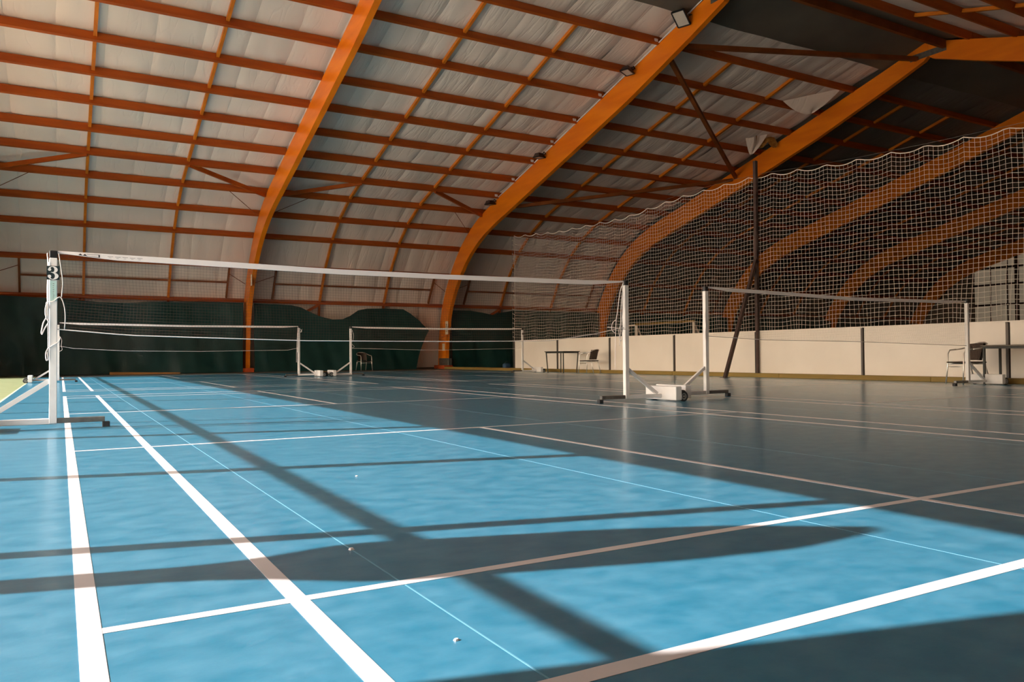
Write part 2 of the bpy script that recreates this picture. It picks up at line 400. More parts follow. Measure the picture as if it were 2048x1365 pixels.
# K bracing in the third bay
brace((15.82, 9.5, 9.72), (24.6, 7.75, 10.36)); brace((15.82, 10.0, 9.55), (24.65, 15.9, 8.05)); brace((15.82, 19.3, 6.6), (24.65, 16.1, 7.98))
for bay in (0, 1):
    xa, xb = ARCH_X[bay], ARCH_X[bay+1]; s0 = PS[7]; s1 = PS[8]
    for (x0, x1) in ((xa+.15, xa+3.1), (xb-.12, xb-2.95)):
        y0, z0 = prof(s1-.02, -.16); y1, z1 = prof(s0-.0, -.10)
        MB().bar((x0, y0, z0), (x1, y1, z1), .09, .14).build('wind_brace', PURLIN, ceiling)
        y2, z2 = prof(PS[9], -.12)
        MB().tube([(x0, y2, z2), ((x0*.55+x1*.45), *prof(s1, -.13))], .012, 5).build('tie_rod', BRACE, ceiling)
# lower wall framing: studs, rails, struts below the lowest purlin
for bay in range(4):
    xa, xb = ARCH_X[bay], ARCH_X[bay+1]
    for x_ in (xa+1.08, xb-.78):
        y0, z0 = prof(PS[12]+.1, .02); y1, z1 = prof(PS[11]-.1, .02)
        MB().bar((x_, y0, z0), (x_, y1, z1), .07, .09, (0, 1, 0)).build('stud', BRACE, wall_back)
    ym, zm = prof((PS[11]+PS[12])/2, .0)
    for x0, x1 in ((xa+1.1, xa+3.08), (xa+3.18, xa+6.04), (xa+6.14, xb-.8)):
        MB().bar((x0, ym, zm), (x1, ym, zm), .06, .07).build('rail', BRACE, wall_back)
    for fx in (.345, .672):
        X = xa+(xb-xa)*fx
        ya, za = prof(.3, .03); yb, zb = prof(PS[12]-.1, .03)
        MB().bar((X, ya, za), (X, yb, zb), .085, .10, (0, 1, 0)).build('stud', PURLIN, wall_back)
    X = xa+(xb-xa)*.345
    y0, z0 = prof(PS[12]-.1, -.02); y1, z1 = prof(PS[12]-.75, -.02)
    MB().bar((X-.05, y0, z0), (X-1.05, y1, z1), .07, .12).build('strut', PURLIN, wall_back)
    for x0, x1 in ((xb-.78, xb-.1), (xa+1.08, xa+.1)):
        y0, z0 = prof(PS[11]-.35, -.08); y1, z1 = prof(PS[11]-.8, -.1)
        MB().tube([(x0, y0, z0), (x1, y1, z1)], .014, 5).build('tie_rod', BRACE, wall_back)
# torn insulation beside the fourth arch
def flap(p, q, tip, seed):
    p, q, tip = Vector(p), Vector(q), Vector(tip)
    def fn(u, v):
        e = p.lerp(q, u); t = tip + (e-tip)*.08
        x = e.lerp(t, v); x.z -= .10*math.sin(math.pi*v)*(1-.5*u); x.y += .05*math.sin(9*u+seed)*v
        return x
    MB().grid(fn, 10, 10).build('torn_insulation', INSUL, ceiling, True)
def rp(X, y, dz): return (X, y, float(np.interp(y, CP[::-1, 0], CP[::-1, 1]))+dz)
flap(rp(22.6, 11.6, .05), rp(24.3, 10.4, .08), rp(23.75, 11.35, -.45), 1)
flap(rp(23.3, 14.05, .10), rp(24.0, 13.55, .10), rp(23.7, 14.15, -.5), 2)
foam = MB()
def ffn(u, v): return (23.55+.95*u, 13.75+.25*math.sin(5*u)*v, 9.32+.1-.62*v*(.55+.45*abs(math.sin(8.5*u+.6)))-.1*u)
foam.grid(ffn, 24, 6).grid(lambda u, v: tuple(a_+b_ for a_, b_ in zip(ffn(u, v), (0, .08, .02))), 24, 6)
foam.build('torn_foam', FOAM, ceiling, True)

# ------------------------------------------------------------------ end walls
def gable_poly(off, y0, y1, zmin):
    """inside outline of the hall between y0 and y1 above zmin"""
    ys = np.linspace(y0, y1, 60); out = []
    for y in ys:
        yy = abs(y-RIDGE)+RIDGE
        out.append((y, max(zmin, float(np.interp(yy, CP[::-1, 0], CP[::-1, 1]))+off)))
    return out
def wall_poly(mb, X0, X1, y0, y1, zb, off=.3):
    top = gable_poly(off, y0, y1, zb); nn = len(top)
    vs = [(X, y, zb) for X in (X0, X1) for y, z in top]+[(X, y, z) for X in (X0, X1) for y, z in top]
    fs = []
    for j in range(nn-1):
        fs += [(j, j+1, 2*nn+j+1, 2*nn+j), (nn+j, 3*nn+j, 3*nn+j+1, nn+j+1), (2*nn+j, 2*nn+j+1, 3*nn+j+1, 3*nn+j), (j, nn+j, nn+j+1, j+1)]
    fs += [(0, 2*nn, 3*nn, nn), (nn-1, 2*nn-1, 4*nn-1, 3*nn-1)]
    mb.add(vs, fs)
XL0, XL1 = -2.74, -2.54; ZT = 3.25; YA, YB = -5.72, 21.6
lw = MB(); wall_poly(lw, XL0, XL1, -11.7, -3.2, ZT); wall_poly(lw, XL0, XL1, 19.0, 26.5, ZT)
lw.box((XL0, -3.2, ZT), (XL1, 19.0, ZT+.25))
lw.box((XL0, -11.7, -.1), (XL1, YA, ZT)); lw.box((XL0, YB, -.1), (XL1, 26.6, ZT)); lw.box((XL0, YA, -.1), (XL1, YB, .12))
wall_left = struct(lw.build('wall_left', WALLM))
win = struct(MB().box((XL0-.02, YA, .12), (XL1+.02, YB, .18)).build('window_1', BROWNM))
mull = [(-4.36, .075), (-2.57, .10), (-.28, .11), (.50, .03), (1.20, .03), (3.12, .07), (5.35, .10), (7.4, .05), (9.4, .04), (11.4, .06), (13.2, .05), (14.75, .05), (16.2, .05), (18.3, .05), (20.2, .05)]
for y, ww in mull: MB().box((-2.68, y-ww/2, .18), (-2.60, y+ww/2, ZT)).build('mullion', BROWNM, win)
MB().box((-2.66, YA, 2.13), (-2.62, YB, 2.18)).build('transom', BROWNM, win)
edges = [YA]+[y for y, _ in mull]+[YB]
for a_, b_ in zip(edges[:-1], edges[1:]):
    for z0, z1 in ((.18, 2.13), (2.18, ZT)):
        MB().box((-2.64, a_+.02, z0), (-2.636, b_-.02, z1)).build('pane', GLASS, win)
y = 19.0                                     # translucent sheets fill the gable above the windows
while y > -3.1:
    y1 = max(y-1.2, -3.2); za, zb = [float(np.interp(abs(q-RIDGE)+RIDGE, CP[::-1, 0], CP[::-1, 1]))+.3 for q in (y, y1)]
    MB().add([(-2.60, y, 3.5), (-2.60, y1, 3.5), (-2.60, y1, zb), (-2.60, y, za), (-2.63, y, 3.5), (-2.63, y1, 3.5), (-2.63, y1, zb), (-2.63, y, za)],
             [(0,3,2,1),(4,5,6,7),(0,1,5,4),(1,2,6,5),(2,3,7,6),(3,0,4,7)]).build('translucent_panel', PANELW, wall_left)
    y = y1
for z in (4.9, 6.4, 7.9): MB().box((-2.58, -3.2, z-.06), (-2.5, 19, z+.06)).build('girt', BROWNM, wall_left)
# unseen light blocker, its width shaped to cast the shadow band on the court
def dr(u, v):
    z = .15+2.75*v
    w0 = np.interp(z, [.1, 1.62, 1.72, 1.9, 2.4, 2.65, 2.9], [.10, .15, .22, .48, .46, .36, .05])
    c = np.interp(z, [.1, 1.6, 1.9, 2.9], [-4.80, -4.80, -4.81, -4.90])
    return (-2.46+.05*math.sin(14*u), c+(u-.5)*w0, z)
blocker = MB().grid(dr, 24, 40).build('shadow_blocker', CURT, None, True, loc=(-2.46, -4.82, .12))
tag(blocker, 'added unseen light blocker beside the left end window, narrow below and full above', 'blocker')
# far gable
wall_right = struct(MB().box((52.30, -11.6, -.1), (52.36, 26.5, 2.35)).build('wall_right', WALLM))
top = lambda y: float(np.interp(abs(y-RIDGE)+RIDGE, CP[::-1, 0], CP[::-1, 1]))
MB().add([(52.3, 21.6, 2.3), (52.3, 27, 2.3), (52.3, 26.9, 3.6), (52.3, 26.0, 5.3), (52.3, 24.3, 6.8), (52.3, 21.6, 7.7)], [(0, 1, 2, 3, 4, 5)]).build('dark_panel', DECK, wall_right)
y = 21.6
while y > 9.0:
    y1 = y-1.05; za, zb = top(y)-.2, top(y1)-.2
    MB().add([(52.3, y, 2.35), (52.3, y1+.03, 2.35), (52.3, y1+.03, zb), (52.3, y, za), (52.33, y, 2.35), (52.33, y1+.03, 2.35), (52.33, y1+.03, zb), (52.33, y, za)],
             [(0,3,2,1),(4,5,6,7),(0,1,5,4),(1,2,6,5),(2,3,7,6),(3,0,4,7)]).build('translucent_panel', PANEL, wall_right)
    MB().box((52.22, y1-.02, 2.35), (52.29, y1+.04, min(za, zb))).build('panel_joint', BROWNM, wall_right)
    y = y1
wl2 = MB(); wall_poly(wl2, 52.3, 52.36, -11.5, 9.0, 2.35, .2); wl2.build('upper_wall', DECK, wall_right)
vs = []; fs = []; yy = np.linspace(-11.5, 26.6, 60)
for q in yy: vs += [(52.34, q, max(2.3, top(q)-.25)), (52.34, q, max(2.4, top(q)+.5))]
for q in range(59): fs.append((2*q, 2*q+2, 2*q+3, 2*q+1))
MB().add(vs, fs).build('verge_strip', DECK, wall_right)
for z in (2.4, 3.62, 4.92, 6.0): MB().box((52.1, 9, z-.06), (52.22, 21.6, z+.06)).build('girt', BROWNM, wall_right)
for y in (18.85, 13.6): MB().box((52.0, y-.1, 0), (52.15, y+.1, 6.8)).build('gable_post', BROWNM, wall_right)

# ------------------------------------------------------------------ curtains on the back wall
def curtain(x0, x1, topf, label, seed, edge=None, ybase=25.33):
    r = np.random.default_rng(seed); ph = r.uniform(0, 6.28, 6); fr = r.uniform(.75, 1.3, 6)
    def fn(u, v):
        xr = x1+(edge*v if edge else 0); x_ = x0+(xr-x0)*u
        zt = float(np.interp(x_, [q[0] for q in topf], [q[1] for q in topf])); z = .015+(zt-.015)*v
        f = .07*math.sin(1.5*fr[0]*x_+ph[0]+2.2*v)+.04*math.sin(3.3*fr[1]*x_+ph[1]-2.6*v)*math.sin(.9*x_+ph[4])+.03*max(0, math.sin(2.3*fr[2]*x_+ph[2]+2.5*v))**6+.012*math.sin(9*x_+ph[3]+6*v)*math.sin(1.3*x_+ph[5])
        return (x_, ybase+f*(1.15-.5*v)-.10*(1-v)**3, z)
    o = MB().grid(fn, int((x1-x0)*22), 26).build('curtain', CURT, None, True, loc=((x0+x1)/2, ybase, 0))
    return tag(o, label, 'curtain')
curtain(-2.3, 6.42, [(-2.3, 2.92), (-.06, 2.82), (1.2, 2.74), (2.1, 2.73), (3.0, 2.79), (4.8, 2.84), (6.5, 2.85)], 'dark green tarpaulin curtain left of the nearest arch, straight along its top', 1)
curtain(6.86, 14.03, [(6.86, 2.84), (7.6, 2.82), (8.4, 2.80), (8.8, 2.72), (9.3, 2.48), (9.7, 2.32), (10.15, 2.22), (10.6, 2.24), (10.95, 2.40), (11.3, 2.64), (11.7, 2.73), (12.6, 2.76), (13.45, 2.74), (13.8, 2.55), (14.24, 2.22), (14.7, 1.77)], 'dark green tarpaulin curtain with a deep dip in its top, between two arches', 2, .66)
curtain(15.95, 24.5, [(15.9, 2.76), (16.9, 2.76), (17.6, 2.66), (18.1, 2.58), (18.6, 2.70), (19.3, 2.82), (24.6, 2.8)], 'dark green tarpaulin curtain right of the floodlit arch, running behind the barrier', 3, None, 25.45)
curtain(25.0, 33.6, [(25, 2.8), (34, 2.7)], 'dark green curtain seen through the tall net, fourth from the left', 4)
curtain(34.1, 42.7, [(34, 2.7), (43, 2.65)], 'dark green curtain seen through the tall net, fifth from the left', 5)
curtain(43.2, 51.8, [(43, 2.65), (52, 2.6)], 'furthest dark green curtain, dim behind the tall net beside the bright gable', 6)
pk = MB().add([(1.55, 24.75, 0), (4.0, 24.95, 0), (4.0, 25.05, 0), (1.55, 24.97, 0), (1.55, 24.75, .10), (4.0, 24.95, .045), (4.0, 25.05, .045), (1.55, 24.97, .10)],
              [(0,3,2,1),(4,5,6,7),(0,1,5,4),(1,2,6,5),(2,3,7,6),(3,0,4,7)]).build('wooden_plank', PLANKM, None, loc=(2.8, 24.9, 0))
tag(pk, 'orange-brown wooden plank lying on the floor along the left curtain', 'plank')

# ------------------------------------------------------------------ barrier, kerb, tall ball net
BX = 15.70
bar = thing('barrier', 'long white panel barrier along the right side of the courts', 'barrier', (BX, 8, 0))
py = [19.17-3.137*i for i in range(8)]
for i, y in enumerate(py):
    MB().box((BX-.05, y-(.012 if i == 4 else .024), .0), (BX+.03, y+(.012 if i == 4 else .024), 1.16)).build('post', BPOST, bar)
    if i < len(py)-1:
        MB().box((BX-.02, py[i+1]+.04, .10), (BX+.02, y-.04, 1.18), .004).build('panel', BARR, bar)
MB().box((BX-.03, py[-1], 1.175), (BX+.03, py[0], 1.20)).build('top_rail', BARR, bar)
MB().box((BX-.025, py[-1], .0), (BX+.025, py[0], .10)).build('bottom_rail', BARR, bar)
kerb = thing('timber_kerb', 'ochre timber kerb on the floor in front of the white barrier', 'kerb', (15.45, 10, 0))
ky = 25.1
while ky > -3.5:
    y1 = ky-3.9; MB().box((15.36, y1+.006, 0), (15.62, ky, .105), .008).build('timber', KERB, kerb); ky = y1
# pole with brace
POLE = (15.60, 6.5)
np_ = thing('net_pole', 'dark brown steel pole with a slanting brace carrying the tall net', 'pole', (15.6, 6.5, 0))
MB().box((15.57, 6.46, 1.2), (15.66, 6.55, 5.62), .006).build('upright', BROWNM, np_)
MB().box((15.58, 6.475, 0), (15.64, 6.535, 1.2), .004).build('lower_sleeve', BROWNM, np_)
MB().bar((15.60, 6.5, 3.06), (14.44, 6.5, .0), .08, .08, (0, 1, 0)).build('brace', BROWNM, np_)
MB().tube([(15.54, 6.5, 3.0), (15.70, 6.5, 3.0)], .02, 6).build('bolt', GREYM, np_)
MB().box((14.34, 6.42, 0), (14.54, 6.58, .012)).build('foot_plate', BROWNM, np_)
bn = thing('ball_net', 'tall white knotted ball net hanging above the barrier', 'net', (BX, 8, 1.2))
TOPP = [(19.15, 5.40), (18.6, 5.36), (15.84, 5.14), (12.05, 5.05), (9.5, 5.24), (7.6, 5.26), (6.5, 5.26), (5.16, 5.14), (3.75, 5.04), (1.95, 4.96), (0, 4.90), (-3, 4.95)]
def ztop(y): return float(np.interp(-y, [-q[0] for q in TOPP], [q[1] for q in TOPP]))
NY0, NY1, CELL = 19.15, -2.8, .108
ncol = int((NY0-NY1)/CELL); nrow = 38
G = np.zeros((ncol+1, nrow+1, 3))
hook = .82
for i in range(ncol+1):
    y = NY0-CELL*i; hp = ((NY0-y) % hook)/hook
    sc = .085*math.sin(math.pi*hp)**.9
    for j in range(nrow+1):
        t = j/nrow
        z = 1.19+(ztop(y)-sc*(t**2)-1.19)*t
        b = max(0, 1-t/.28)
        yy = y+.05*b*math.sin(2*math.pi*y/.95+.6*math.sin(y))+.02*math.sin(1.7*y+6*t)
        if 6.0 < y < 8.2: z -= .10*math.sin(math.pi*(y-6.0)/2.2)*math.sin(math.pi*t)
        z += .02*math.sin(2.3*y+1.2*math.sin(.7*y))*math.sin(math.pi*t)+.05*b*b*abs(math.sin(math.pi*y/.95))*min(1, 6*t)+.02*math.sin(5*y+3*t)*b
        xx = BX+.05*math.sin(.8*y)*math.sin(math.pi*t)+.025*math.sin(3.1*y+2*t)*math.sin(math.pi*t)
        G[i, j] = (xx, yy, z)
net = MB(); RW = .0046
def wire(mb, P, r):
    """three-sided thin cord"""
    n_ = len(P); vs = []; fs = []
    for i in range(n_):
        d = P[min(i+1, n_-1)]-P[max(i-1, 0)]; d = d/np.linalg.norm(d)
        a = np.cross(d, (1, 0, 0)); a /= np.linalg.norm(a); b = np.cross(d, a)
        for k_ in range(3):
            an = 2*math.pi*k_/3; vs.append(tuple(P[i]+r*(a*math.cos(an)+b*math.sin(an))))
    for i in range(n_-1):
        for k_ in range(3): fs.append((i*3+k_, i*3+(k_+1) % 3, i*3+3+(k_+1) % 3, i*3+3+k_))
    mb.add(vs, fs)
for i in range(ncol+1): wire(net, G[i], RW)
for j in range(1, nrow): wire(net, G[:, j], RW)
o = net.build('netting', NETW, bn, True); o['kind'] = 'stuff'
MB().tube([tuple(G[i, nrow]) for i in range(ncol+1)], .011, 5).build('top_cord', NETW, bn, True)
MB().tube([(BX, y, ztop(y)+.03+(.0 if y < 7 else .02)) for y in np.linspace(NY0, NY1, 80)], .005, 4).build('support_cable', GREYM, bn, True)
MB().tube([tuple(G[0, j]) for j in range(nrow+1)], .008, 5).build('side_cord', NETW, bn, True)
for q in range(22):
    z = 1.3+q*.185; MB().tube([(BX, 19.17, z), (BX-.01, 19.30, z+.07), (BX, 19.33, z+.02)], .006, 4).build('lacing_loop', NETW, bn, True)
MB().tube([(BX, 19.33, 0), (BX, 19.33, 5.45)], .008, 5).build('side_cable', GREYM, bn, True)
# goal behind the barrier
gl = thing('goal_frame', 'pale goal frame standing behind the white barrier, seen through the net', 'goal', (20.5, 17, 0))
for y in (17.45, 14.08): MB().box((20.46, y-.05, 0), (20.54, y+.05, 1.80), .006).build('goal_post', BARR, gl)
MB().box((20.46, 14.03, 1.80), (20.54, 17.5, 1.88), .006).build('crossbar', KERB, gl)
MB().box((20.46, 17.5, 1.78), (20.54, 18.3, 1.84)).build('side_rail', BARR, gl)
for y in (17.45, 14.08): MB().bar((20.5, y, 1.75), (21.6, y, .0), .05, .05).build('stay', BARR, gl)

# ------------------------------------------------------------------ badminton posts
def post(x, y, s, label):
    t = thing('net_post', label, 'post', (x, y, 0), 0, None)
    B = lambda: MB()
    B().box((x-.03, y-.03, .05), (x+.03, y+.03, 1.49), .004).build('upright', WHITE, t)
    B().box((x-.031, y-.031, 1.49), (x+.031, y+.031, 1.555), .006).build('cap', BLACK, t)
    B().box((x-s*.03, y-.025, .045), (x+s*.56, y+.025, .095), .004).build('base_beam', WHITE, t)
    B().box((x-s*.03, y-.025, .05), (x-s*.40, y+.025, .095), .003).build('front_foot', GREYM, t)
    B().box((x-s*.38, y-.03, 0), (x-s*.44, y+.03, .05), .004).build('foot_pad', RUBBER, t)
    B().bar((x+s*.03, y, .42), (x+s*.50, y, .10), .035, .04).build('brace', WHITE, t)
    B().box((x+s*.56, y-.30, .02), (x+s*.66, y+.30, .195), .006).build('ballast_box', WHITE, t)
    B().tube([(x+s*.70, y-.27, .068), (x+s*.70, y+.27, .068)], .012, 8).build('axle', GREYM, t)
    for q in (-.20, .17): B().box((x+s*.655, y+q, .05), (x+s*.71, y+q+.03, .085)).build('axle_bracket', GREYM, t)
    for sy in (-1, 1):
        xa = x+s*.70; yy = y+sy*.255
        wh = B().lathe((xa, yy, .068), (0, sy, 0), [(0, .05), (.004, .064), (.014, .068), (.034, .068), (.044, .062), (.044, .046), (.036, .044)], 24).build('wheel', RUBBER, t, True)
        B().lathe((xa, yy+sy*.030, .068), (0, sy, 0), [(0, .044), (.008, .044), (.012, .030), (.006, .026), (.006, .014), (.018, .010)], 20).build('hub', HUB, wh, True)
    return t
PXL, PXR = -.09, 6.19
p_nl = post(PXL, 0, -1, 'white net post bearing the black plate with a white 3')
p_nr = post(PXR, 0, 1, 'white net post at the right end of the nearest net, slack cords hanging beside it')
p_cl = post(C2X-.08, .25, -1, 'white net post left end of the right-hand court, back to back with its neighbour')
p_cr = post(C2X+6.28, .25, 1, 'white net post in front of the chair at the far right')
p_fl = post(PXL, FY+.1, -1, 'small white net post seen just behind the number 3 post')
p_fm = post(PXR+.06, FY+.6, 1, 'distant white net post in front of the dipping curtain, left one of the pair')
p_fn = post(C2X+.0, FY+.6, -1, 'distant white net post in front of the dipping curtain, right one of the pair')
p_fr = post(C2X+6.05, FY+.2, 1, 'distant white net post beside the left end of the white barrier')
# number plate "3"
sg = MB().box((PXL-.05, -.038, 1.298), (PXL+.048, -.031, 1.418)).build('number_plate', SIGNB, p_nl)
def three():
    m = MB(); W_, H_ = .092, .112; yq = -.0395
    def cres(cx, cy, a, b, ia, ib, ish, a0, a1, n_=28):
        vs = []
        for q in range(n_+1):
            th = a0+(a1-a0)*q/n_; c, s_ = math.cos(th), math.sin(th)
            vs.append((cx+a*c, yq, cy+b*s_)); vs.append((cx+ish+ia*c, yq, cy+ib*s_))
        m.add(vs, [(2*q, 2*q+1, 2*q+3, 2*q+2) for q in range(n_)])
    def ball(cx, cy, r):
        m.add([(cx+r*math.cos(2*math.pi*q/16), yq-.0006, cy+r*math.sin(2*math.pi*q/16)) for q in range(16)], [tuple(range(16))])
    cx = PXL-.001
    cres(cx-.002, 1.3855, .036, .029, .016, .0235, -.005, R(175), R(-95))
    cres(cx, 1.330, .040, .0305, .018, .0255, -.005, R(95), R(-178))
    ball(cx-.027, 1.386, .0125); ball(cx-.028, 1.327, .0135)
    m.add([(cx-.018, yq-.0003, 1.361), (cx+.006, yq-.0003, 1.355), (cx+.006, yq-.0003, 1.364), (cx-.018, yq-.0003, 1.3635)], [(0, 1, 2, 3)])
    m.build('digit_three', WHITE, sg)
three()
st = MB().box((PXL-.024, -.0335, 1.115), (PXL+.024, -.0305, 1.29)).build('sticker', TEAL, p_nl)
mk = MB()
for q in range(9): mk.box((PXL-.004, -.0345, 1.13+q*.0165), (PXL+.003+.002*(q % 3), -.0336, 1.1345+q*.0165))
mk.build('faint_print', GREYM, st)
# loose cords knotted on the posts
def cords(par, x, y, s, spec, wide=1):
    for pts in spec:
        MB().tube([tuple(q) for q in crom([(x+s*a_*wide, y+b_, z) for a_, b_, z in pts], 5)], .0045, 5).build('tie_cord', TAPE, par, True)
cords(p_nl, PXL, 0, 1, [
    [(-.045, -.01, 1.53), (-.04, -.02, 1.40), (-.045, 0, 1.2), (-.04, -.03, 1.05)],
    [(.04, -.03, 1.53), (.055, -.035, 1.42), (.07, -.035, 1.28), (.062, -.035, 1.15)],
    [(-.05, -.035, 1.10), (0, -.04, 1.11), (.05, -.037, 1.15), (.08, -.035, 1.08), (.09, -.03, .98), (.085, 0, .87)],
    [(-.05, -.035, 1.10), (-.06, -.04, 1.02), (-.05, -.04, .96), (-.035, -.04, .93), (-.06, -.045, .88), (-.085, -.045, .82)],
    [(-.045, -.036, 1.09), (-.05, -.04, .98), (-.075, -.045, .92), (-.09, -.05, .83)],
    [(-.04, -.035, .70), (0, -.038, .73), (.04, -.035, .76), (.055, -.03, .80)],
    [(-.04, -.035, .70), (-.055, -.04, .66), (-.05, -.04, .60), (-.036, -.035, .61), (-.045, -.04, .67)],
    [(-.034, -.034, 1.45), (-.037, -.034, 1.0), (-.036, -.034, .6)]])
cords(p_nr, PXR, 0, -1, [
    [(.03, -.035, 1.52), (.06, -.04, 1.40), (.085, -.045, 1.15), (.10, -.05, 1.0), (.11, -.05, .62), (.11, -.05, .42)],
    [(.03, -.035, 1.52), (.05, -.04, 1.25), (.06, -.04, 1.0), (.075, -.045, .9), (.06, -.04, .78), (.045, -.04, .86), (.06, -.04, .95)],
    [(.035, -.035, 1.5), (.04, -.04, 1.2), (.055, -.04, .95), (.07, -.04, .72)],
    [(.10, -.05, 1.05), (.13, -.05, 1.0), (.135, -.05, .92), (.11, -.05, .88)],
    [(.15, 0, .955), (.08, -.03, .94), (.02, -.034, .93), (-.014, -.034, .92)]], 1.9)
cords(p_cl, C2X-.08, .25, 1, [[(-.035, -.034, 1.2), (-.045, -.04, 1.1), (-.035, -.038, 1.0), (-.05, -.04, .9), (-.04, -.036, .82)]])
cords(p_fm, PXR+.06, FY+.6, -1, [[(.03, -.035, 1.52), (.06, -.04, 1.2), (.08, -.05, .8), (.085, -.05, .45)], [(.03, -.035, 1.5), (.045, -.04, 1.0), (.06, -.05, .75)], [(-.03, -.04, 1.46), (-.08, -.05, 1.40), (-.04, -.05, 1.36), (-.09, -.05, 1.46)]])
cords(p_fn, C2X+.0, FY+.6, 1, [[(.03, -.035, 1.45), (.08, -.04, 1.3), (.07, -.04, 1.15), (.03, -.04, 1.08)], [(.03, -.035, 1.0), (.10, -.04, .92), (.02, -.04, .88)]])
cords(p_fl, PXL, FY+.1, 1, [[(.03, -.03, 1.2), (.08, -.04, 1.1), (.07, -.04, .95), (.09, -.04, .85), (.03, -.04, .8)]])
MB().lathe((C2X+6.05, FY+.165, 1.36), (0, -1, 0), [(0, .04), (.02, .04), (.03, .02)], 12).build('tension_reel', GREYM, p_fr)

# ------------------------------------------------------------------ badminton nets
def bnet(xa, xb, ya, yb, topz, botz, label, marks=False, tape=.052, cell=.028):
    t = thing('badminton_net', label, 'net', ((xa+xb)/2, (ya+yb)/2, .8))
    L = xb-xa
    def P(u, z): return (xa+L*u, ya+(yb-ya)*u, z)
    zt = lambda u: float(np.interp(u, [q[0] for q in topz], [q[1] for q in topz]))
    zb = lambda u: float(np.interp(u, [q[0] for q in botz], [q[1] for q in botz]))
    tp = MB(); n_ = 40
    vs = []
    for i in range(n_+1):
        u = i/n_; z = zt(u); tw = .35+.65*min(1, 14*min(u, 1-u))
        x_, y_, _ = P(u, 0)
        for dy, zz in ((-.007, z), (-.008, z-tape*tw), (.007, z-tape*tw), (.006, z)): vs.append((x_, y_+dy, zz))
    fs = []
    for i in range(n_):
        for k_ in range(4): fs.append((i*4+k_, i*4+(k_+1) % 4, i*4+4+(k_+1) % 4, i*4+4+k_))
    tpo = tp.add(vs, fs+[(3, 2, 1, 0), tuple(n_*4+q for q in range(4))]).build('top_tape', TAPE, t)
    nc = int(L/cell); nr = 26; nb = MB(); Gm = np.zeros((nc+1, nr+1, 3))
    for i in range(nc+1):
        u = i/nc
        for j in range(nr+1):
            v = j/nr; zz = zb(u)+(zt(u)-.03-zb(u))*v
            x_, y_, _ = P(u, 0); Gm[i, j] = (x_+.02*math.sin(6*u+3*v)*math.sin(math.pi*v), y_+.03*math.sin(9*u+2*v)*math.sin(math.pi*v), zz)
    for i in range(nc+1): wire(nb, Gm[i, ::2], .00065)
    for j in range(nr+1): wire(nb, Gm[::4, j], .00065)
    o_ = nb.build('netting', NETB, t); o_['kind'] = 'stuff'
    MB().tube([P(i/40, zb(i/40)) for i in range(41)], .0045, 5).build('bottom_cord', TAPE, t, True)
    if marks:
        m = MB()
        def quad(x0, x1, f0, f1):
            vs_ = []
            for x_ in (x0, x1):
                u = (x_-xa)/L; z = zt(u); tw = .35+.65*min(1, 14*min(u, 1-u))
                for f_ in (f0, f1): vs_.append((x_, ya-.0095, z-tape*tw*f_))
            m.add([vs_[0], vs_[2], vs_[3], vs_[1]], [(0, 1, 2, 3)])
        for q in range(2):
            for e in range(4): quad(.10+q*.035+e*.004, .10+q*.035+e*.004+.004, .75-.12*e, .85); quad(.116+q*.035+e*.004, .12+q*.035+e*.004, .39+.12*e, .85)
        quad(.165, .265, .30, .38); quad(.165, .265, .80, .88); quad(.258, .268, .3, .88)
        for q in range(5): quad(.33+q*.06, .375+q*.06, .42+.02*(q % 2), .47+.02*(q % 2)); quad(.34+q*.06, .36+q*.06, .66, .70)
        m.build('printed_mark', INK, tpo)
    return t
bnet(PXL+.03, PXR-.03, 0, 0, [(0, 1.555), (.12, 1.545), (.4, 1.515), (.6, 1.515), (.9, 1.53), (1, 1.545)],
     [(0, .87), (.09, .82), (.2, .80), (.35, .775), (.6, .77), (.82, .78), (.93, .87), (1, .955)], 'nearest badminton net, strung from the number 3 post', True)
bnet(C2X-.05, C2X+6.25, .25, .25, [(0, 1.555), (.18, 1.54), (.5, 1.50), (1, 1.53)], [(0, .86), (.18, .81), (.5, .79), (1, .72)], 'badminton net on the right-hand court in front of the tall ball net')
bnet(PXL+.03, PXR+.03, FY+.1, FY+.6, [(0, 1.555), (.5, 1.53), (1, 1.55)], [(0, .94), (.05, .88), (.25, .81), (.55, .79), (.95, .82), (1, .88)], 'distant badminton net across the left curtain and the nearest arch')
bnet(C2X+.03, C2X+6.02, FY+.6, FY+.2, [(0, 1.555), (.5, 1.53), (1, 1.55)], [(0, .87), (.45, .80), (.95, .84), (1, .87)], 'distant badminton net in front of the dipping curtain and the floodlit arch')
bx = MB().box((6.92, FY+1.0, 0), (7.24, FY+1.3, .16), .006).build('storage_box', BOXM, None, loc=(7.08, FY+1.15, 0))
tag(bx, 'low brown box on the floor just behind the distant pair of net posts', 'box')

